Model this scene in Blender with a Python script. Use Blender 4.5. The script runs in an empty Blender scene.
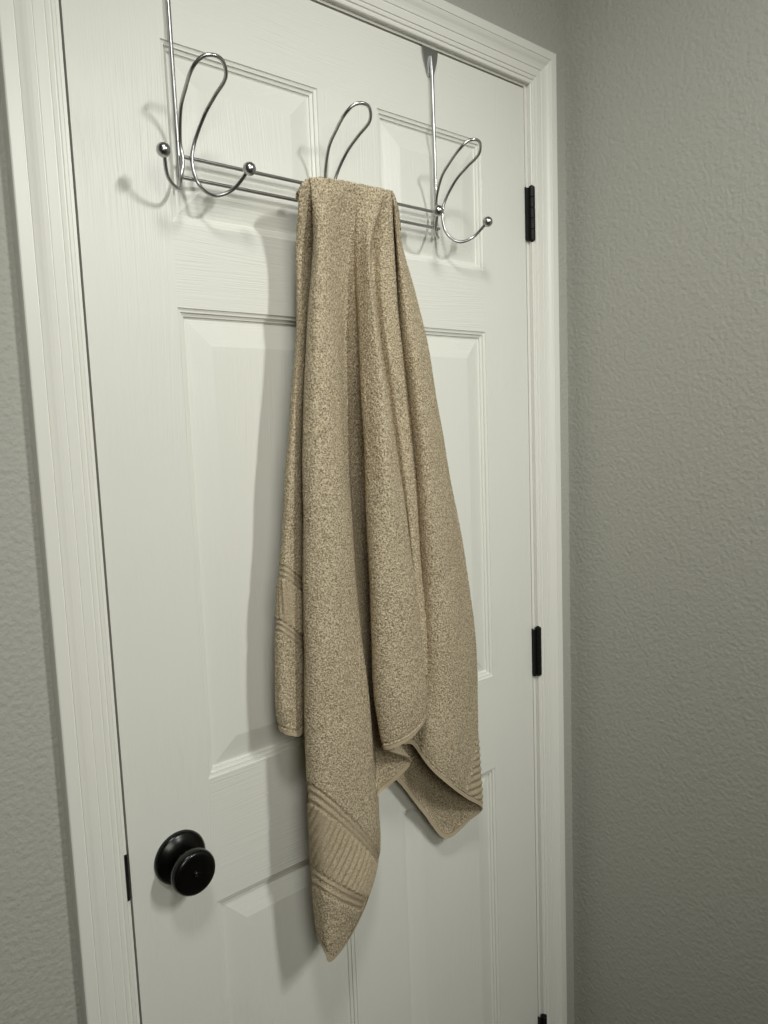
import bpy, math, random
import numpy as np
from mathutils import Matrix, Vector, noise

C = bpy.context.scene.collection
SC = bpy.context.scene

# ------------------------------------------------------------------ camera
cam_d = bpy.data.cameras.new('camera')
cam = bpy.data.objects.new('camera', cam_d)
C.objects.link(cam)
SC.camera = cam
cam_d.sensor_fit = 'HORIZONTAL'
cam_d.sensor_width = 36.0
cam_d.lens = 752.37 / 768 * 36.0
cam_d.clip_start = 0.02
cam.matrix_world = Matrix(((0.75711569, 0.10048278, -0.64550681, -1.0770),
                           (-0.65221685, 0.05989369, -0.75566257, -0.8551),
                           (-0.03726929, 0.99313441, 0.11088302, 1.4643),
                           (0, 0, 0, 1)))

# ------------------------------------------------------------------ light
world = bpy.data.worlds.new('world')
SC.world = world
world.use_nodes = True
world.node_tree.nodes['Background'].inputs[0].default_value = (1, 1, 1, 1)
world.node_tree.nodes['Background'].inputs[1].default_value = 0.0
SC.view_settings.view_transform = 'Standard'
SC.view_settings.look = 'None'
SC.view_settings.gamma = 1.0
SC.view_settings.use_curve_mapping = False
SC.view_settings.exposure = 0.0

LIGHT_COL = (.985, 1.0, .945)
def lamp(name, loc, power, radius, aim=None, cone=100):
    """a bulb; with aim, a spot that throws its light in a wide soft cone"""
    l = bpy.data.lights.new(name, 'SPOT' if aim else 'POINT')
    l.energy = power; l.color = LIGHT_COL; l.shadow_soft_size = radius
    o = bpy.data.objects.new(name, l); C.objects.link(o); o.location = loc
    if aim:
        l.spot_size = math.radians(cone); l.spot_blend = 1.0
        o.rotation_euler = (Vector(aim) - Vector(loc)).to_track_quat('-Z', 'Y').to_euler()
    return o
# four bulbs of the vanity bar on the right-hand side, a ceiling lamp over the camera
for k in range(4):
    lamp("vanity_bulb_light", (-.15, -1.72 - .18 * k, 2.40), 18.8, .05, (-.60, 0, 1.15), 65)
lamp('ceiling_lamp_light', (-1.0, -.90, 2.50), 38.0, .12, (.10, -.50, 1.30), 110)
lamp('rear_fill_light', (-1.30, -2.0, 1.90), 50.0, .40, (-.40, 0, 1.40), 72).data.color = (1.0, .985, .87)  # added soft fill from behind the camera to even the door; no known lamp

# ------------------------------------------------------------------ helpers
def tag(o, label=None, cat=None, group=None, kind=None):
    if label: o['label'] = label
    if cat: o['category'] = cat
    if group: o['group'] = group
    if kind: o['kind'] = kind
    return o

def obj(name, verts, faces, mats, parent=None, smooth=False, fmat=None, sharp=None):
    me = bpy.data.meshes.new(name)
    me.from_pydata([tuple(v) for v in verts], [], [tuple(f) for f in faces])
    if not isinstance(mats, (list, tuple)): mats = [mats]
    for m in mats: me.materials.append(m)
    if fmat is not None: me.polygons.foreach_set('material_index', fmat)
    me.polygons.foreach_set('use_smooth', [smooth] * len(me.polygons))
    if smooth and sharp: me.set_sharp_from_angle(angle=math.radians(sharp))
    me.update()
    o = bpy.data.objects.new(name, me); C.objects.link(o)
    if parent:
        o.parent = parent
        o.matrix_parent_inverse = Matrix.Translation(parent.location).inverted()
    return o

class MB:
    def __init__(s): s.v = []; s.f = []; s.m = []
    def add(s, v, f, mat=0):
        n = len(s.v); s.v += [tuple(a) for a in v]; s.f += [tuple(i + n for i in a) for a in f]; s.m += [mat] * len(f)
    def box(s, x0, x1, y0, y1, z0, z1, mat=0):
        v = [(x, y, z) for x in (x0, x1) for y in (y0, y1) for z in (z0, z1)]
        s.add(v, [(0, 1, 3, 2), (4, 6, 7, 5), (0, 4, 5, 1), (2, 3, 7, 6), (0, 2, 6, 4), (1, 5, 7, 3)], mat)
    def tube(s, pts, r, n=14, caps=True):
        P = [Vector(p) for p in pts]; k = len(P)
        R_ = r if hasattr(r, '__len__') else [r] * k
        T = [(P[min(i + 1, k - 1)] - P[max(i - 1, 0)]).normalized() for i in range(k)]
        a = Vector((0, 0, 1)) if abs(T[0].z) < .9 else Vector((1, 0, 0))
        nrm = (a - T[0] * a.dot(T[0])).normalized(); v = []
        for i in range(k):
            nrm = (nrm - T[i] * nrm.dot(T[i])).normalized(); b = T[i].cross(nrm)
            for j in range(n):
                t = 2 * math.pi * j / n
                v.append(P[i] + (nrm * math.cos(t) + b * math.sin(t)) * R_[i])
        f = [(i * n + j, i * n + (j + 1) % n, (i + 1) * n + (j + 1) % n, (i + 1) * n + j) for i in range(k - 1) for j in range(n)]
        if caps: f += [tuple(range(n - 1, -1, -1)), tuple(range((k - 1) * n, k * n))]
        s.add(v, f)
    def lathe(s, prof, org, n=64):
        """profile [(radius, forward)] around the -Y axis from org"""
        v = []; f = []
        for r, d in prof:
            for j in range(n):
                t = 2 * math.pi * j / n
                v.append((org[0] + r * math.cos(t), org[1] - d, org[2] + r * math.sin(t)))
        k = len(prof)
        f = [(i * n + j, i * n + (j + 1) % n, (i + 1) * n + (j + 1) % n, (i + 1) * n + j) for i in range(k - 1) for j in range(n)]
        f += [tuple(range((k - 1) * n, k * n)), tuple(range(n - 1, -1, -1))]
        s.add(v, f)
    def ball(s, c, r, n=24, m=16):
        v = []; 
        for i in range(m + 1):
            a = math.pi * (i + .0) / m
            for j in range(n):
                b = 2 * math.pi * j / n
                v.append((c[0] + r * max(math.sin(a), 1e-4) * math.cos(b), c[1] + r * max(math.sin(a), 1e-4) * math.sin(b), c[2] + r * math.cos(a)))
        f = [(i * n + j, (i + 1) * n + j, (i + 1) * n + (j + 1) % n, i * n + (j + 1) % n) for i in range(m) for j in range(n)]
        s.add(v, f)
    def build(s, name, mats, parent=None, smooth=False, sharp=None):
        o = obj(name, s.v, s.f, mats, parent, smooth, s.m, sharp)
        return o

def struct(o): o['kind'] = 'structure'; return o

def catmull(P, per):
    P = np.array(P, float); Q = np.vstack([2 * P[0] - P[1], P, 2 * P[-1] - P[-2]]); out = []
    for i in range(1, len(Q) - 2):
        a, b, c, d = Q[i - 1], Q[i], Q[i + 1], Q[i + 2]
        for s_ in np.linspace(0, 1, per, endpoint=False):
            out.append(.5 * ((2 * b) + (-a + c) * s_ + (2 * a - 5 * b + 4 * c - d) * s_**2 + (-a + 3 * b - 3 * c + d) * s_**3))
    out.append(P[-1]); return np.array(out)

# ------------------------------------------------------------------ materials
def mat(name, col, rough=.5, metal=0., spec=.5):
    m = bpy.data.materials.new(name); m.use_nodes = True
    b = m.node_tree.nodes['Principled BSDF']
    b.inputs['Base Color'].default_value = (*col, 1); b.inputs['Roughness'].default_value = rough
    b.inputs['Metallic'].default_value = metal; b.inputs['Specular IOR Level'].default_value = spec
    return m
def nd(m, t, **k):
    n = m.node_tree.nodes.new(t)
    for a, b in k.items(): setattr(n, a, b)
    return n
def lk(m, a, b): m.node_tree.links.new(a, b)
def coords(m, scale):
    tc = nd(m, 'ShaderNodeTexCoord'); mp = nd(m, 'ShaderNodeMapping')
    lk(m, tc.outputs['Object'], mp.inputs['Vector']); mp.inputs['Scale'].default_value = scale
    return mp.outputs['Vector']
def add_bump(m, height, strength, dist):
    bp = nd(m, 'ShaderNodeBump'); bp.inputs['Strength'].default_value = strength; bp.inputs['Distance'].default_value = dist
    lk(m, height, bp.inputs['Height'])
    b = m.node_tree.nodes['Principled BSDF']
    old = b.inputs['Normal'].links
    if old: lk(m, old[0].from_socket, bp.inputs['Normal'])
    lk(m, bp.outputs[0], b.inputs['Normal'])

def wall_mat(name, col):
    m = mat(name, col, .62, spec=.3)
    v = coords(m, (1, 1, 1))
    n1 = nd(m, 'ShaderNodeTexNoise'); n1.inputs['Scale'].default_value = 150; n1.inputs['Detail'].default_value = 3; n1.inputs['Roughness'].default_value = .5
    lk(m, v, n1.inputs['Vector']); add_bump(m, n1.outputs['Fac'], .7, .0028)
    n2 = nd(m, 'ShaderNodeTexVoronoi'); n2.inputs['Scale'].default_value = 45; n2.inputs['Randomness'].default_value = 1
    mr = nd(m, 'ShaderNodeMapRange'); mr.inputs[1].default_value = 0.0; mr.inputs[2].default_value = .3; mr.inputs[3].default_value = 1; mr.inputs[4].default_value = 0
    lk(m, v, n2.inputs['Vector']); lk(m, n2.outputs['Distance'], mr.inputs[0]); add_bump(m, mr.outputs[0], .3, .0015)
    return m
M_WALL = wall_mat("grey_green_wall_paint", (.435, .432, .392))
M_CEIL = wall_mat('ceiling_paint', (.78, .77, .72))
M_TRIM = mat('white_trim_paint', (.80, .795, .745), .38)
_n = nd(M_TRIM, 'ShaderNodeTexNoise'); _n.inputs['Scale'].default_value = 60; lk(M_TRIM, coords(M_TRIM, (1, 1, .15)), _n.inputs['Vector']); add_bump(M_TRIM, _n.outputs['Fac'], .15, .0006)
M_DARK = mat('hall_dark', (.02, .02, .02), .8)

def door_mat(name, vertical):
    m = mat(name, (.775, .775, .725), .40)
    v = coords(m, (1, 1, 1))
    # wandering grain: distort the cross-grain axis by a slow noise, then fine stretched noise
    slow = nd(m, 'ShaderNodeTexNoise'); slow.inputs['Scale'].default_value = 1; slow.inputs['Detail'].default_value = 1
    lk(m, coords(m, (9, 1, 1.9) if vertical else (1.9, 1, 9)), slow.inputs['Vector'])
    mul = nd(m, 'ShaderNodeVectorMath', operation='MULTIPLY_ADD')
    mul.inputs[1].default_value = (.045, 0, 0) if vertical else (0, 0, .035)
    lk(m, slow.outputs['Color'], mul.inputs[0]); lk(m, v, mul.inputs[2])
    mp = nd(m, 'ShaderNodeMapping'); mp.inputs['Scale'].default_value = (430, 1, 9) if vertical else (9, 1, 430)
    lk(m, mul.outputs[0], mp.inputs['Vector'])
    n = nd(m, 'ShaderNodeTexNoise'); n.inputs['Scale'].default_value = 1; n.inputs['Detail'].default_value = 2; n.inputs['Roughness'].default_value = .55
    lk(m, mp.outputs[0], n.inputs['Vector'])
    # grain comes and goes
    mask = nd(m, 'ShaderNodeTexNoise'); mask.inputs['Scale'].default_value = 7; mask.inputs['Detail'].default_value = 1
    lk(m, v, mask.inputs['Vector'])
    mr = nd(m, 'ShaderNodeMapRange'); mr.inputs[1].default_value = .35; mr.inputs[2].default_value = .7; mr.inputs[3].default_value = .15; mr.inputs[4].default_value = 1
    lk(m, mask.outputs['Fac'], mr.inputs[0])
    mm = nd(m, 'ShaderNodeMath', operation='MULTIPLY'); lk(m, n.outputs['Fac'], mm.inputs[0]); lk(m, mr.outputs[0], mm.inputs[1])
    add_bump(m, mm.outputs[0], .7, .0014)
    return m
M_DV = door_mat('door_paint_upright_grain', True)
M_DH = door_mat('door_paint_level_grain', False)
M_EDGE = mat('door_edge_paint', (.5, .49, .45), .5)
M_BLACK = mat('black_oil_rubbed_bronze', (.0025, .0023, .002), .24, .0, .4)
M_HINGE = mat('matte_black_hinge', (.003, .003, .003), .5, 0, .3)
M_CHROME = mat('brushed_chrome', (.47, .47, .47), .28, 1.0)
M_BULB = mat('opal_glass', (.9, .88, .8), .3)
M_FLOOR = mat('floor_tile', (.30, .28, .24), .45)
_b = nd(M_FLOOR, 'ShaderNodeTexBrick'); _b.offset = .5
_b.inputs['Color1'].default_value = (.23, .185, .13, 1); _b.inputs['Color2'].default_value = (.20, .16, .11, 1); _b.inputs['Mortar'].default_value = (.18, .17, .15, 1)
_b.inputs['Scale'].default_value = 1; _b.inputs['Brick Width'].default_value = .6; _b.inputs['Row Height'].default_value = .3; _b.inputs['Mortar Size'].default_value = .003
lk(M_FLOOR, coords(M_FLOOR, (1, 1, 1)), _b.inputs['Vector']); lk(M_FLOOR, _b.outputs['Color'], M_FLOOR.node_tree.nodes['Principled BSDF'].inputs['Base Color'])

def towel_mat(name, terry):
    m = mat(name, (.49, .40, .275), .95, spec=.1)
    b = m.node_tree.nodes['Principled BSDF']
    b.inputs['Sheen Weight'].default_value = .06; b.inputs['Sheen Roughness'].default_value = .5
    b.inputs['Sheen Tint'].default_value = (.9, .8, .62, 1)
    v = coords(m, (1, 1, 1))
    n = nd(m, 'ShaderNodeTexNoise'); n.inputs['Scale'].default_value = 430 if terry else 900; n.inputs['Detail'].default_value = 3; n.inputs['Roughness'].default_value = .65
    lk(m, v, n.inputs['Vector'])
    cr = nd(m, 'ShaderNodeValToRGB')
    if terry:
        cr.color_ramp.elements[0].position = .36; cr.color_ramp.elements[0].color = (.25, .195, .122, 1)
        cr.color_ramp.elements[1].position = .64; cr.color_ramp.elements[1].color = (.79, .67, .485, 1)
    else:
        cr.color_ramp.elements[0].position = .3; cr.color_ramp.elements[0].color = (.43, .35, .24, 1)
        cr.color_ramp.elements[1].position = .7; cr.color_ramp.elements[1].color = (.54, .45, .32, 1)
    lk(m, n.outputs['Fac'], cr.inputs[0])
    if terry:
        at = nd(m, 'ShaderNodeAttribute', attribute_name='weave')
        mx = nd(m, 'ShaderNodeMixRGB'); sc = nd(m, 'ShaderNodeMath', operation='MULTIPLY'); sc.inputs[1].default_value = .65
        lk(m, at.outputs['Fac'], sc.inputs[0]); lk(m, sc.outputs[0], mx.inputs['Fac'])
        lk(m, cr.outputs[0], mx.inputs['Color1']); mx.inputs['Color2'].default_value = (.50, .41, .285, 1)
        lk(m, mx.outputs[0], b.inputs['Base Color'])
    else: lk(m, cr.outputs[0], b.inputs['Base Color'])
    add_bump(m, n.outputs['Fac'], .9 if terry else .4, .0030 if terry else .0008)
    if terry:
        w = nd(m, 'ShaderNodeTexVoronoi'); w.inputs['Scale'].default_value = 620
        lk(m, v, w.inputs['Vector']); add_bump(m, w.outputs['Distance'], .5, -.0012)
    return m
M_TERRY = towel_mat('beige_terry', True)
M_HEM = towel_mat('beige_hem_weave', False)

# ------------------------------------------------------------------ room shell
W = .768; H = 2.032            # door leaf; hinge edge at x=0, face at y=0
XR = .118                      # right wall
XL, YN, ZC = -2.3, -3.0, 2.74
HT = 2.0288                    # top of the leaf
OX0, OX1, OZ = -W - .023, .023, HT + .024
b = MB(); b.box(XL, OX0, 0, .13, 0, ZC); b.box(OX1, XR, 0, .13, 0, ZC); b.box(OX0, OX1, 0, .13, OZ, ZC)
struct(b.build('wall_back', M_WALL))
b = MB(); b.box(XR, XR + .1, YN - .1, .13, 0, ZC); struct(b.build('wall_right', M_WALL))
b = MB(); b.box(XL - .1, XL, YN - .1, .13, 0, ZC); struct(b.build('wall_left', M_WALL))
b = MB(); b.box(XL, XR, YN - .1, YN, 0, ZC); struct(b.build('wall_front', M_WALL))
b = MB(); b.box(XL - .1, XR + .1, YN - .1, .13, -.1, 0); struct(b.build('floor', M_FLOOR))
b = MB(); b.box(XL - .1, XR + .1, YN - .1, .13, ZC, ZC + .1); struct(b.build('ceiling', M_CEIL))

# casing profile: (distance from inner edge, height off the wall)
CW = .0605
PROF = [(0, 0), (0, .0065), (.0012, .0078), (.0045, .0078), (.0055, .0066), (.0068, .0066), (.0078, .0088), (.0115, .0092), (.0122, .0083), (.0135, .0083), (.0143, .0100),
        (.0245, .0106), (.0252, .0097), (.0262, .0097), (.0270, .0112), (.0315, .0118), (.0360, .0132), (.0405, .0158), (.0445, .0172), (.0450, .0162), (.0460, .0162), (.0466, .0176),
        (.0590, .0180), (.0602, .0172), (CW, .0155), (CW, 0)]
def casing(name, x_in, side):
    """mitred upright; side -1 left, +1 right"""
    v = []; f = []; n = len(PROF)
    for d, h in PROF: v.append((x_in + side * d, -h, 0.0))
    for d, h in PROF: v.append((x_in + side * d, -h, ZI + d))
    f = [(i, i + 1, n + i + 1, n + i) if side > 0 else (i + 1, i, n + i, n + i + 1) for i in range(n - 1)]
    f += [tuple(range(n)), tuple(range(2 * n - 1, n - 1, -1)), (0, n, 2 * n - 1, n - 1)]
    return struct(obj(name, v, f, M_TRIM))
XI0, XI1, ZI = -W - .0085, .0095, HT + .0075      # casing inner edges
casing('trim_1', XI0, -1); casing('trim_2', XI1, 1)
v = [(XI0 - d, -h, ZI + d) for d, h in PROF] + [(XI1 + d, -h, ZI + d) for d, h in PROF]; n = len(PROF)
struct(obj('trim_3', v, [(i, i + 1, n + i + 1, n + i) for i in range(n - 1)] + [tuple(range(n)), tuple(range(2 * n - 1, n - 1, -1)), (0, n, 2 * n - 1, n - 1)], M_TRIM))
# jamb with stop
G = .0026
b = MB()
b.box(OX0, -W - G, .0005, .13, 0, OZ); b.box(G, OX1, .0005, .13, 0, OZ); b.box(-W - G, G, .0005, .13, HT + G + .001, OZ)
b.box(-W - G, -W + .010, .038, .075, 0, HT + G + .001); b.box(-.010, G, .038, .075, 0, HT + G + .001); b.box(-W + .010, -.010, .038, .075, HT - .010, HT + G + .001)
jamb = struct(b.build('trim_4', M_TRIM))
# black strike plate let into the latch-side jamb, its lip curling round the jamb edge
sv = []; 
for z, w in [(.913, .6), (.918, .9), (.926, 1), (.957, 1), (.965, .9), (.970, .6)]:
    for x, y in [(-W - .0020, .03), (-W - .0020, .004), (-W - .0022, -.0008), (-W - .0040, -.0040), (-W - .0086, -.0058), (-W - .0106, -.0050), (-W - .0104, -.0008), (-W - .0060, .0008), (-W - .0036, .004), (-W - .0036, .03)]:
        y2 = y * w if y < 0 else y
        sv.append((x, y2, z))
sf = [(i * 10 + j, i * 10 + (j + 1) % 10, (i + 1) * 10 + (j + 1) % 10, (i + 1) * 10 + j) for i in range(5) for j in range(10)] + [tuple(range(9, -1, -1)), tuple(range(50, 60))]
o = obj('strike_plate', sv, sf, M_HINGE, jamb, True, None, 40); o['label'] = 'black metal strike plate'

# baseboards (below the frame)
b = MB(); b.box(XL, XI0 - CW, -.013, 0, 0, .085); b.box(XI1 + CW, XR, -.013, 0, 0, .085); struct(b.build('baseboard_back', M_TRIM))
b = MB(); b.box(XR - .013, XR, YN, -.013, 0, .085); struct(b.build('baseboard_right', M_TRIM))

# ------------------------------------------------------------------ door leaf, six moulded panels
xs = [-W, -W + .1092, -W / 2 - .0527, -W / 2 + .0527, -.1092, 0]
zs = [HT, H - .1122, H - .3162, H - .4152, H - 1.0065, H - 1.1748, H - 1.795, .008]
RING = [(0, 0), (.0006, .0016), (.0030, .0024), (.0048, .0026), (.0052, .0050), (.0080, .0058), (.0092, .0060), (.0096, .0082), (.0115, .0090), (.0150, .0086), (.0425, .0028), (.0440, .0025)]
b = MB()
for zi in range(7):
    for xi in range(5):
        x0, x1, z1, z0 = xs[xi], xs[xi + 1], zs[zi], zs[zi + 1]
        panel = xi in (1, 3) and zi in (1, 3, 5)
        if not panel:
            rail = zi in (0, 2, 4, 6) and xi in (1, 3)
            rail = rail or (zi in (0, 2, 4, 6) and xi == 2)
            b.add([(x0, 0, z0), (x1, 0, z0), (x1, 0, z1), (x0, 0, z1)], [(0, 1, 2, 3)], 1 if rail else 0)
        else:
            v = []; k = len(RING)
            for t, d in RING: v += [(x0 + t, d, z0 + t), (x1 - t, d, z0 + t), (x1 - t, d, z1 - t), (x0 + t, d, z1 - t)]
            for i in range(k - 1):
                for j in range(4):
                    q = (i * 4 + j, i * 4 + (j + 1) % 4, (i + 1) * 4 + (j + 1) % 4, (i + 1) * 4 + j)
                    b.add([v[a] for a in q], [(0, 1, 2, 3)], 1 if (j % 2 == 0) else 0)
            b.add(v[-4:], [(0, 1, 2, 3)], 0)
T = .035; z0 = .008
b.add([(-W, 0, z0), (-W, 0, HT), (-W, T, HT), (-W, T, z0)], [(0, 1, 2, 3)], 2)
b.add([(0, 0, z0), (0, T, z0), (0, T, HT), (0, 0, HT)], [(0, 1, 2, 3)], 2)
b.add([(-W, 0, HT), (0, 0, HT), (0, T, HT), (-W, T, HT)], [(0, 1, 2, 3)], 2)
b.add([(-W, 0, z0), (-W, T, z0), (0, T, z0), (0, 0, z0)], [(0, 1, 2, 3)], 2)
b.add([(-W, T, z0), (-W, T, HT), (0, T, HT), (0, T, z0)], [(0, 1, 2, 3)], 0)
door = struct(b.build('door_1', [M_DV, M_DH, M_EDGE]))

# hinges
def hinge(zt):
    b = MB(); r = .0058; x = .0102; y = -.0062
    hgt = .089
    for k in range(5):
        a = zt - hgt + k * hgt / 5 + .0004; c = zt - hgt + (k + 1) * hgt / 5 - .0004
        b.tube([(x, y, a), (x, y, a + .0006), (x, y, c - .0006), (x, y, c)], [r - .0006, r, r, r - .0006], 24)
    b.tube([(x, y, zt - hgt - .001), (x, y, zt + .001)], r * .8, 20)
    h = b.build('hinge', M_HINGE, door, True, 40); h['label'] = 'black metal butt hinge'
    b = MB(); b.box(-.0012, .0006, -.0030, .030, zt - hgt, zt - .001); b.box(-.0012, .0090, -.0062, -.0030, zt - hgt - .001, zt - .003)
    b.build('hinge_leaf', M_HINGE, h)
    b = MB(); b.ball((x, y, zt + .0002), .0032); b.ball((x, y, zt - hgt - .0002), .0032); b.build('pin_tip', M_HINGE, h, True)
for d in (.1640, .9430, 1.7190): hinge(H - d)

# knob
kc = (-.7050, 0, .9395)
b = MB(); b.lathe([(.0335, -.001), (.0338, .0020), (.0332, .0045), (.0310, .0068), (.0300, .0074), (.0270, .0090), (.0235, .0112), (.0180, .0128), (.0130, .0136)], kc, 96)
knob = b.build('door_knob', M_BLACK, door, True, 35); knob['label'] = 'glossy black round door knob'
kg = (kc[0] - .0005, 0, kc[2] - .0030)
b = MB(); b.lathe([(.0120, .0100), (.0112, .0160), (.0120, .0200), (.0165, .0245), (.0225, .0280), (.0262, .0315), (.0278, .0350), (.0282, .0380), (.0278, .0412), (.0264, .0440), (.0245, .0456),
          (.0215, .0463), (.0150, .0468), (.0100, .0466), (.0060, .0468), (.0052, .0468)], kg, 96)
b.build('knob_grip', M_BLACK, knob, True, 35)
b = MB(); b.lathe([(.0046, .046), (.0046, .0492), (.0040, .0499), (.0020, .0501)], kg, 32); b.box(kg[0] - .0036, kg[0] + .0036, -.0508, -.0496, kg[2] - .0009, kg[2] + .0009)
b.build('lock_button', M_BLACK, knob, True, 35)

# ------------------------------------------------------------------ over-the-door hook rack
X1, X2, X3 = -.6423, -.4347, -.2270
ZU, ZL, YR = 1.7880, 1.7645, -.012
rack = bpy.data.objects.new('over_door_hook_rack', None); C.objects.link(rack); rack.location = (X2, 0, 1.72)
tag(rack, 'brushed chrome wire rack of three double hooks hung over the top of the white door', 'hook rack')
for z in (ZU, ZL):
    b = MB(); b.tube([(-.6490, YR, z), (-.6486, YR, z), (-.2238, YR, z), (-.2234, YR, z)], [.0012, .0023, .0023, .0012], 16)
    b.build('rail', M_CHROME, rack, True, 50)
def hanger(x):
    b = MB(); b.tube([(x, -.0065, ZL - .012), (x, -.0065, ZL - .0115), (x, -.0065, ZU + .1), (x, -.0062, HT - .035), (x, -.0055, HT - .020), (x, -.005, HT - .012)], [.0015, .0026, .0026, .0026, .0026, .0022], 18)
    rod = b.build('hanger_rod', M_CHROME, rack, True, 50)
    # flat strap: tapered shield on the door face, bent over the door top and down the back
    sec = [(-.0020, HT - .040, .0050), (-.0020, HT - .034, .0075), (-.0020, HT - .026, .0105), (-.0020, HT - .015, .0142), (-.0020, HT - .004, .0162), (-.0018, HT + .0002, .0162), (-.0006, HT + .0013, .0162), (.001, HT + .0016, .0162),
           (T, HT + .0016, .0162), (T + .0012, HT + .001, .0162), (T + .0016, HT, .0162), (T + .0016, HT - .022, .0150)]
    v = []; t = .0012
    for i, (y, z, w) in enumerate(sec):
        a = sec[max(i - 1, 0)]; c = sec[min(i + 1, len(sec) - 1)]
        dy, dz = c[0] - a[0], c[1] - a[1]; L = math.hypot(dy, dz); ny, nz = -dz / L, dy / L
        for s in (-1, 1):
            v.append((x + s * w, y, z)); v.append((x + s * w, y + ny * t, z + nz * t))
    f = []
    for i in range(len(sec) - 1):
        p = i * 4; q = p + 4
        f += [(p + 1, p + 3, q + 3, q + 1), (p, q, q + 2, p + 2), (p, p + 1, q + 1, q), (p + 2, q + 2, q + 3, p + 3)]
    f += [(0, 2, 3, 1), (len(v) - 4, len(v) - 3, len(v) - 1, len(v) - 2)]
    obj('door_clip', v, f, M_CHROME, rack, False)
hanger(-.6485); hanger(-.2239)
HK = [(0, -.0955, 1.8690), (.0125, -.0905, 1.8668), (.0200, -.0795, 1.8570), (.0178, -.0575, 1.8450), (.0147, -.0367, 1.8303), (.0090, -.0190, 1.8035), (.0058, -.0165, 1.7809),
      (.0117, -.0190, 1.7579), (.0218, -.0338, 1.7432), (.0406, -.0468, 1.7499), (.0529, -.0660, 1.7702)]
def hook_shape(xc):
    full = [(-a, y, z) for a, y, z in HK[::-1]] + HK[1:]
    P = catmull(full, 10) + np.array([xc, 0, 0])
    b = MB(); b.tube([tuple(q) for q in P], .0022, 14)
    h = b.build('hook', M_CHROME, rack, True, 60)
    for s in (-1, 1):
        b = MB(); b.ball((xc + s * HK[-1][0], HK[-1][1], HK[-1][2]), .0078); b.build('ball_tip', M_CHROME, h, True)
for xc in (X1, X2, X3): hook_shape(xc)

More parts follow.
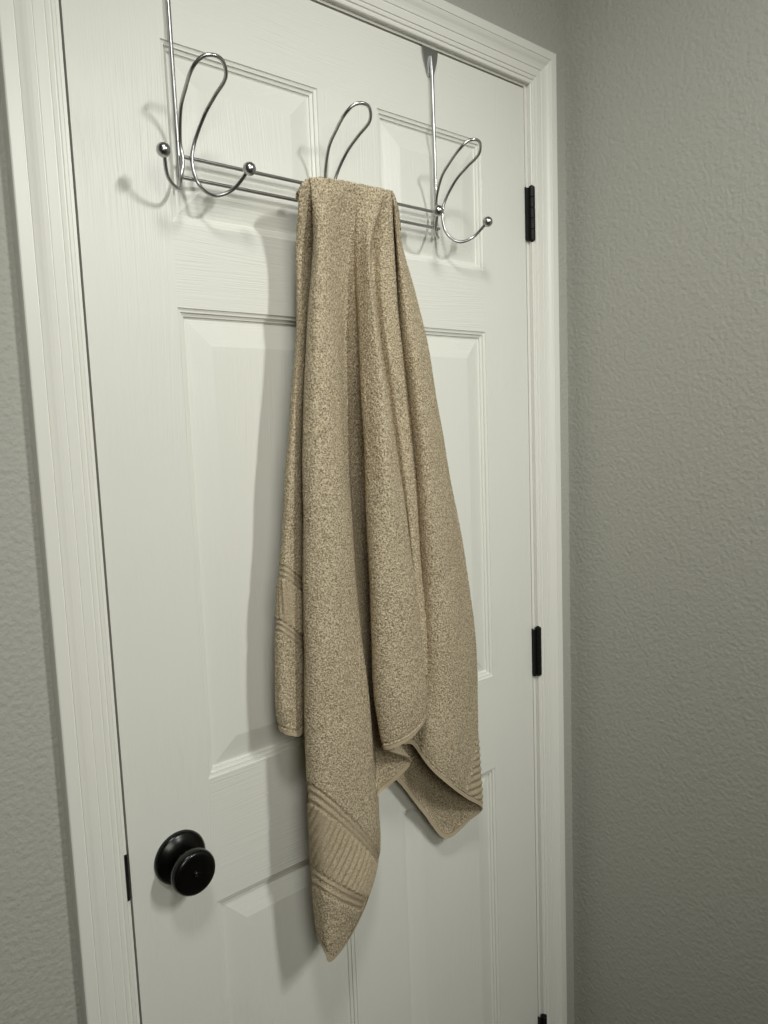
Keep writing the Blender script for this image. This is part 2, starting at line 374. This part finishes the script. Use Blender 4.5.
# ------------------------------------------------------------------ towel (columns of the cloth from behind the ridge to the hem, 0.1 mm)
TOWEL_COLUMNS = [
    [(-4827,-320,17323),(-4988,-460,17513),(-5099,-550,17578),(-5149,-640,17543),(-5021,-380,16946),(-5023,-330,16075),(-5082,-280,15050),(-5208,-280,14006),(-5334,-280,12956),(-5431,-280,11891),(-5512,-280,11087),(-5463,-260,10622)],
    [(-4924,-380,17256),(-5085,-520,17446),(-5196,-610,17511),(-5246,-700,17476),(-5163,-480,16909),(-5199,-460,16047),(-5330,-440,15042),(-5476,-440,14030),(-5629,-440,13016),(-5761,-440,11993),(-5825,-440,11213),(-5775,-440,10795)],
    [(-4923,-440,17335),(-5084,-580,17525),(-5195,-670,17590),(-5245,-760,17555),(-5178,-560,16891),(-5250,-590,16027),(-5406,-620,15033),(-5541,-620,14040),(-5662,-620,13040),(-5770,-620,12030),(-5817,-620,11257),(-5744,-600,10765)],
    [(-4891,-460,17371),(-5052,-600,17561),(-5163,-690,17626),(-5213,-780,17591),(-5088,-540,16906),(-5176,-570,16034),(-5302,-600,15034),(-5423,-600,14031),(-5515,-600,13017),(-5577,-600,11984),(-5625,-600,11200),(-5580,-580,10682)],
    [(-4830,-460,17405),(-4991,-600,17595),(-5102,-690,17660),(-5152,-780,17625),(-4877,-420,16955),(-4937,-410,16070),(-5022,-400,15043),(-5084,-400,14000),(-5146,-400,12942),(-5177,-400,11859),(-5209,-400,11035),(-5291,-400,10470)],
    [(-4799,-460,17422),(-4960,-600,17612),(-5071,-690,17677),(-5121,-780,17642),(-4903,-500,16936),(-4986,-500,16055),(-5093,-500,15038),(-5169,-500,14010),(-5231,-500,12965),(-5277,-500,11900),(-5309,-500,11088),(-5325,-500,10539),(-5341,-500,9701),(-5350,-500,8991),(-5341,-500,8554)],
    [(-4783,-470,17428),(-4944,-610,17618),(-5055,-700,17683),(-5105,-790,17648),(-5006,-620,16900),(-5141,-630,16028),(-5276,-640,15032),(-5351,-640,14027),(-5404,-640,13005),(-5451,-640,11965),(-5490,-640,11173),(-5506,-640,10637),(-5514,-640,9816),(-5523,-640,9122),(-5516,-640,8410),(-5478,-640,7932)],
    [(-4715,-470,17446),(-4876,-610,17636),(-4987,-700,17701),(-5037,-790,17666),(-5078,-760,16864),(-5218,-780,16004),(-5357,-800,15024),(-5423,-800,14036),(-5468,-800,13032),(-5513,-800,12009),(-5543,-800,11229),(-5559,-800,10701),(-5575,-800,9897),(-5583,-800,9214),(-5560,-800,8507),(-5505,-740,7853)],
    [(-4623,-470,17462),(-4784,-610,17652),(-4895,-700,17717),(-4945,-790,17682),(-5075,-860,16845),(-5187,-905,15990),(-5306,-950,15016),(-5347,-950,14035),(-5359,-950,13033),(-5402,-950,12014),(-5431,-950,11237),(-5446,-950,10712),(-5460,-950,9910),(-5482,-950,9236),(-5504,-950,8554),(-5502,-840,7748)],
    [(-4515,-470,17469),(-4676,-610,17659),(-4787,-700,17724),(-4837,-790,17689),(-4922,-820,16871),(-5007,-890,16003),(-5099,-960,15014),(-5109,-960,14018),(-5086,-960,12995),(-5095,-960,11950),(-5090,-960,11148),(-5087,-960,10604),(-5082,-960,9776),(-5102,-960,9083),(-5222,-960,8428),(-5412,-840,7572)],
    [(-4421,-470,17474),(-4582,-610,17664),(-4693,-700,17729),(-4743,-790,17694),(-4767,-720,16909),(-4798,-760,16033),(-4836,-800,15021),(-4812,-800,13992),(-4736,-800,12927),(-4658,-800,11825),(-4597,-800,10973),(-4556,-800,10392),(-4547,-800,9521),(-4565,-800,8793),(-4814,-800,8162),(-5020,-760,7679)],
    [(-4358,-470,17479),(-4519,-610,17669),(-4630,-700,17734),(-4680,-790,17699),(-4641,-640,16940),(-4625,-620,16062),(-4617,-600,15031),(-4575,-580,13968),(-4504,-580,12869),(-4431,-580,11733),(-4377,-580,10856),(-4344,-580,10260),(-4315,-580,9356),(-4297,-580,8589),(-4600,-660,7995)],
    [(-4294,-470,17484),(-4455,-610,17674),(-4566,-700,17739),(-4616,-790,17704),(-4529,-580,16966),(-4470,-507,16087),(-4402,-433,15039),(-4316,-360,13943),(-4251,-360,12809),(-4202,-360,11641),(-4173,-360,10744),(-4148,-360,10133),(-4118,-360,9203),(-4312,-580,8473)],
    [(-4214,-470,17486),(-4375,-610,17676),(-4486,-700,17741),(-4536,-790,17706),(-4397,-540,16989),(-4287,-447,16106),(-4199,-353,15042),(-4093,-260,13924),(-4061,-260,12771),(-4047,-260,11588),(-4036,-260,10681),(-4010,-260,10061),(-4171,-400,9206)],
    [(-4117,-470,17486),(-4278,-610,17676),(-4389,-700,17741),(-4439,-790,17706),(-4313,-540,17000),(-4216,-467,16108),(-4134,-393,15040),(-4033,-320,13921),(-4018,-320,12771),(-3984,-320,11586),(-3914,-320,10664),(-3828,-320,10023),(-3841,-460,9435)],
    [(-4067,-470,17486),(-4228,-610,17676),(-4339,-700,17741),(-4389,-790,17706),(-4295,-560,16998),(-4247,-527,16098),(-4189,-493,15035),(-4120,-460,13932),(-4096,-460,12797),(-4062,-460,11630),(-3993,-460,10721),(-3792,-460,10054),(-3580,-540,9678)],
    [(-4018,-470,17489),(-4179,-610,17679),(-4290,-700,17744),(-4340,-790,17709),(-4309,-620,16984),(-4335,-655,16076),(-4367,-690,15025),(-4399,-725,13959),(-4440,-760,12880),(-4435,-760,11769),(-4407,-760,10911),(-4327,-760,10309),(-4279,-780,10147)],
    [(-3918,-470,17493),(-4079,-610,17683),(-4190,-700,17748),(-4240,-790,17713),(-4290,-700,16971),(-4344,-770,16060),(-4370,-840,15017),(-4413,-910,13966),(-4456,-980,12906),(-4423,-980,11809),(-4375,-980,10959),(-4303,-940,10226)],
    [(-3799,-470,17495),(-3960,-610,17685),(-4071,-700,17750),(-4121,-790,17715),(-4289,-800,16951),(-4328,-893,16045),(-4322,-987,15009),(-4316,-1080,13963),(-4244,-1080,12887),(-4152,-1080,11770),(-4081,-1080,10905),(-4092,-1020,10286)],
    [(-3679,-470,17503),(-3840,-610,17693),(-3951,-700,17758),(-4001,-790,17723),(-4263,-840,16947),(-4282,-930,16043),(-4230,-1020,15007),(-4087,-1020,13945),(-3956,-1020,12839),(-3829,-1020,11688),(-3762,-1020,10803),(-3802,-980,10362)],
    [(-3609,-470,17502),(-3770,-610,17692),(-3881,-700,17757),(-3931,-790,17722),(-4169,-760,16974),(-4162,-820,16065),(-4055,-880,15014),(-3880,-880,13926),(-3735,-880,12792),(-3593,-880,11610),(-3513,-880,10699),(-3523,-860,10486)],
    [(-3574,-470,17501),(-3735,-610,17691),(-3846,-700,17756),(-3896,-790,17721),(-3965,-540,17041),(-3923,-540,16117),(-3776,-540,15030),(-3623,-540,13897),(-3482,-540,12718),(-3356,-540,11493),(-3349,-540,10722)],
    [(-3539,-470,17501),(-3700,-610,17691),(-3811,-700,17756),(-3861,-790,17721),(-3891,-660,17027),(-3882,-660,16104),(-3733,-660,15024),(-3597,-660,13899),(-3513,-660,12736),(-3407,-660,11528),(-3351,-660,10952)],
    [(-3504,-470,17500),(-3665,-610,17690),(-3776,-700,17755),(-3826,-790,17720),(-3728,-680,17043),(-3690,-670,16115),(-3545,-660,15023),(-3432,-660,13887),(-3375,-660,12716),(-3286,-660,11501),(-3225,-640,11009)],
    [(-3486,-470,17499),(-3647,-610,17689),(-3758,-700,17754),(-3808,-790,17719),(-3610,-600,17072),(-3562,-590,16133),(-3423,-580,15027),(-3318,-580,13876),(-3270,-580,12692),(-3189,-580,11465),(-3156,-580,11025)],
    [(-3469,-470,17500),(-3630,-610,17690),(-3741,-700,17755),(-3791,-790,17720),(-3475,-440,17120),(-3429,-400,16166),(-3270,-360,15038),(-3204,-360,13862),(-3176,-360,12654),(-3148,-360,11414),(-3293,-360,10506),(-3580,-400,10002)],
    [(-3451,-470,17496),(-3612,-610,17686),(-3723,-700,17751),(-3773,-790,17716),(-3519,-520,17099),(-3499,-520,16146),(-3397,-520,15030),(-3312,-520,13874),(-3284,-520,12687),(-3256,-520,11468),(-3399,-520,10575),(-3511,-520,9907)],
    [(-3425,-460,17490),(-3586,-600,17680),(-3697,-690,17745),(-3747,-780,17710),(-3618,-660,17060),(-3578,-710,16116),(-3504,-760,15018),(-3399,-760,13887),(-3330,-760,12720),(-3259,-760,11515),(-3297,-760,10610),(-3384,-760,10018),(-3365,-720,9563)],
    [(-3398,-450,17477),(-3559,-590,17667),(-3670,-680,17732),(-3720,-770,17697),(-3617,-700,17052),(-3511,-780,16112),(-3425,-860,15012),(-3278,-860,13881),(-3165,-860,12707),(-3047,-860,11489),(-3020,-860,10560),(-3023,-860,9937),(-3076,-800,9231)],
    [(-3364,-430,17462),(-3525,-570,17652),(-3636,-660,17717),(-3686,-750,17682),(-3498,-620,17082),(-3273,-670,16141),(-3093,-720,15018),(-2916,-720,13851),(-2731,-720,12630),(-2581,-720,11361),(-2527,-720,10391),(-2505,-720,9735),(-2566,-680,8786)],
    [(-3320,-400,17437),(-3481,-540,17627),(-3592,-630,17692),(-3642,-720,17657),(-3331,-480,17130),(-3022,-490,16180),(-2773,-500,15028),(-2555,-500,13818),(-2349,-500,12551),(-2121,-500,11219),(-2061,-500,10208),(-2049,-500,9528),(-1992,-500,8329)],
    [(-3277,-340,17419),(-3438,-480,17609),(-3549,-570,17674),(-3599,-660,17639),(-3250,-360,17163),(-2928,-350,16204),(-2657,-340,15036),(-2381,-340,13801),(-2101,-340,12498),(-1925,-340,11146),(-1961,-340,10139),(-2009,-340,9467),(-2108,-320,8120)],
    [(-3252,-280,17411),(-3413,-420,17601),(-3524,-510,17666),(-3574,-600,17631),(-3253,-300,17175),(-3023,-280,16207),(-2811,-260,15041),(-2564,-260,13812),(-2439,-260,12537),(-2309,-260,11213),(-2301,-260,10211),(-2327,-260,9541),(-2605,-220,7944)],
    [(-3253,-240,17407),(-3414,-380,17597),(-3525,-470,17662),(-3575,-560,17627),(-3332,-280,17169),(-3195,-250,16200),(-3020,-220,15044),(-2825,-220,13830),(-2750,-220,12578),(-2717,-220,11293),(-2713,-220,10312),(-2740,-220,9657),(-3099,-200,8588)],
    [(-3272,-220,17409),(-3433,-360,17599),(-3544,-450,17664),(-3594,-540,17629),(-3408,-280,17160),(-3352,-250,16191),(-3222,-220,15045),(-3115,-220,13851),(-3088,-220,12626),(-3102,-220,11377),(-3144,-220,10429),(-3215,-220,9803),(-3578,-200,9253)],
    [(-3291,-220,17406),(-3452,-360,17596),(-3563,-450,17661),(-3613,-540,17626),(-3428,-260,17161),(-3402,-220,16191),(-3345,-180,15047),(-3321,-180,13865),(-3338,-180,12658),(-3396,-180,11432),(-3480,-180,10510),(-3550,-180,9895),(-3875,-160,9485)],
]
def resample(P, n):
    P = catmull(P, 12)
    L = np.concatenate([[0], np.cumsum(np.linalg.norm(np.diff(P, axis=0), axis=1))])
    t = np.linspace(0, L[-1], n)
    return np.stack([np.interp(t, L, P[:, i]) for i in range(3)], 1), L[-1]
NV = 640
cols = []; lens = []
for c in TOWEL_COLUMNS:
    q, L = resample(np.array(c) / 1e4, NV); cols.append(q); lens.append(L)
cols = np.array(cols)                                   # (ncol, NV, 3)
# smooth across: Catmull-Rom between columns, resampled to even width at the middle row
PER = 16
grid = np.stack([catmull(cols[:, j], PER) for j in range(NV)], 1)
ref = grid[:, [int(NV * q) for q in (.31, .52, .72, .94)]].transpose(1, 0, 2)
dl = np.mean([np.linalg.norm(np.diff(r, axis=0), axis=1) for r in ref], axis=0)
U = np.concatenate([[0], np.cumsum(dl)])
NU = 840
tu = np.linspace(0, U[-1], NU)
grid = np.stack([np.stack([np.interp(tu, U, grid[:, j, i]) for i in range(3)], 1) for j in range(NV)], 1)   # (NU,NV,3)
for _ in range(3):
    g = grid.copy(); g[1:-1] = .5 * grid[1:-1] + .25 * (grid[:-2] + grid[2:]); grid = g
def normals(G):
    a = np.gradient(G, axis=0); b_ = np.gradient(G, axis=1)
    n_ = np.cross(b_, a); n_ /= np.linalg.norm(n_, axis=2, keepdims=True) + 1e-12
    return n_
Nn = normals(grid)
# orient: the lobe crests face the room
if np.mean(Nn[NU // 3:NU // 3 + 20, NV // 2, 1]) > 0: Nn = -Nn
S = np.linalg.norm(np.diff(grid, axis=1), axis=2)
toHem = np.concatenate([np.cumsum(S[:, ::-1], axis=1)[:, ::-1], np.zeros((NU, 1))], 1)   # distance to hem
X_, Y_, Z_ = grid[..., 0], grid[..., 1], grid[..., 2]
uu = np.broadcast_to(tu[:, None], (NU, NV))
def band(mask, btop, bbot, phase):
    """woven border: two cords, a field of ribs, two cords; b runs 0..1 from top to bottom"""
    b_ = (Z_ - btop) / (bbot - btop)
    inside = mask & (b_ > -.03) & (b_ < 1.03)
    cord = np.zeros_like(b_)
    for c0 in (.03, .12, .88, .97): cord += np.exp(-((b_ - c0) / .028) ** 2)
    ribs = (.5 + .5 * np.sin(phase)) ** .7 * ((b_ > .18) & (b_ < .82))
    return inside, cord, ribs
col_edges = [int(np.interp(U[min(k * PER, len(U) - 1)], tu, np.arange(NU))) for k in range(len(TOWEL_COLUMNS))]
iu = np.broadcast_to(np.arange(NU)[:, None], (NU, NV))
disp = np.zeros((NU, NV)); flat = np.zeros((NU, NV), bool)
# left back fold
m0 = iu < col_edges[4]
xa = np.clip((X_ + .575) / .04, -.3, 1.5)
i0, c0_, r0_ = band(m0, 1.300 - .028 * xa, 1.212 - .032 * xa, (uu + .10 * (Z_ - 1.25)) * 2 * math.pi / .0056)
# front left fold, border runs down to the right
m1 = (iu >= col_edges[6]) & (iu < col_edges[12])
xb = np.clip((X_ + .548) / .118, -.2, 1.2)
i1, c1_, r1_ = band(m1, .998 - .148 * xb + .02 * xb * (1 - xb), .862 - .105 * xb, (uu * .85 - (Z_ - .92) * (.50 - .33 * xb)) * 2 * math.pi / .0088)
disp += np.where(i0, .0018 * c0_ + .0034 * r0_ - .0020, 0) + np.where(i1, .0026 * c1_ + .0044 * r1_ - .0028, 0)
flat |= i0 | i1
# right fold: border turned upright, ribs lying level
m2 = (iu >= col_edges[26]) & (iu < col_edges[30])
xe = -.268 + (.955 - Z_) * -.02 + np.clip((.92 - Z_) / .10, 0, 1) * -.012
e = X_ - (-.262 + np.clip((Z_ - .885) / .06, 0, 1) * .040)
i2 = m2 & (e > 0) & (Z_ < .958)
disp += np.where(i2, .0034 * (.5 + .5 * np.sin((Z_ + .25 * X_) * 2 * math.pi / .0118)) ** .6 - .0014, 0) + np.where(m2 & (abs(e) < .0025) & (Z_ < .958), .0014, 0)
flat |= i2
hemmask = toHem < .0075
disp += np.where(hemmask, .0003, 0) - np.where((toHem > .0075) & (toHem < .0105), .0010, 0)
# soft unevenness and terry loops
fl = grid.reshape(-1, 3); nz = np.empty(len(fl)); lo = np.empty(len(fl))
for k in range(len(fl)):
    p_ = fl[k]
    nz[k] = noise.noise((p_[0] * 430, p_[1] * 430, p_[2] * 430)); lo[k] = noise.noise((p_[0] * 22, p_[1] * 22, p_[2] * 11))
nz = nz.reshape(NU, NV); lo = lo.reshape(NU, NV)
fade = np.clip((1.74 - Z_) / .1, 0, 1)
disp += lo * .0022 * fade + nz * np.where(flat, .0003, .0010) * (~hemmask)
G1 = grid + Nn * disp[..., None]
def sheet(name, A, B, material, parent=None, weave=None):
    """closed slab between grids A (face) and B (back)"""
    nu, nv = A.shape[:2]; v = np.concatenate([A.reshape(-1, 3), B.reshape(-1, 3)]); off = nu * nv
    i, j = np.meshgrid(np.arange(nu - 1), np.arange(nv - 1), indexing='ij'); a = (i * nv + j).ravel()
    fa = np.stack([a, a + 1, a + nv + 1, a + nv], 1); fb = fa[:, ::-1] + off
    def rim(ids): return np.stack([ids[:-1], ids[1:], ids[1:] + off, ids[:-1] + off], 1)
    r1 = rim(np.arange(nv)); r2 = rim(np.arange(nv) + (nu - 1) * nv)[:, ::-1]
    r3 = rim(np.arange(nu) * nv)[:, ::-1]; r4 = rim(np.arange(nu) * nv + nv - 1)
    F = np.concatenate([fa, fb, r1, r2, r3, r4])
    me = bpy.data.meshes.new(name)
    me.vertices.add(len(v)); me.vertices.foreach_set('co', v.ravel())
    me.loops.add(F.size); me.loops.foreach_set('vertex_index', F.ravel().astype(np.int32))
    me.polygons.add(len(F)); me.polygons.foreach_set('loop_start', np.arange(0, F.size, 4, dtype=np.int32))
    me.polygons.foreach_set('use_smooth', np.ones(len(F), bool))
    me.update(calc_edges=True); me.validate()
    if weave is not None:
        at = me.attributes.new('weave', 'FLOAT', 'POINT'); w_ = weave.ravel().astype(np.float32)
        at.data.foreach_set('value', np.concatenate([w_, np.zeros_like(w_)]))
    me.materials.append(material)
    o = bpy.data.objects.new(name, me); C.objects.link(o)
    if parent: o.parent = parent
    return o
TH = .0026
KH = 6                                                  # rows of the stitched hem
towel = sheet('towel', G1[:, :NV - KH + 1], (grid - Nn * TH)[:, :NV - KH + 1], M_TERRY, None, flat[:, :NV - KH + 1])
tag(towel, 'beige terry towel with ribbed woven borders hanging from the middle hook of the chrome rack', 'towel')
hm = grid[:, NV - KH:] + Nn[:, NV - KH:] * .0002
prof = np.sin(np.linspace(0, math.pi, KH)) ** .5 * .0003
sheet('hem', hm + Nn[:, NV - KH:] * prof[None, :, None], grid[:, NV - KH:] - Nn[:, NV - KH:] * (TH + prof[None, :, None]), M_HEM, towel)['label'] = 'flat stitched hem'
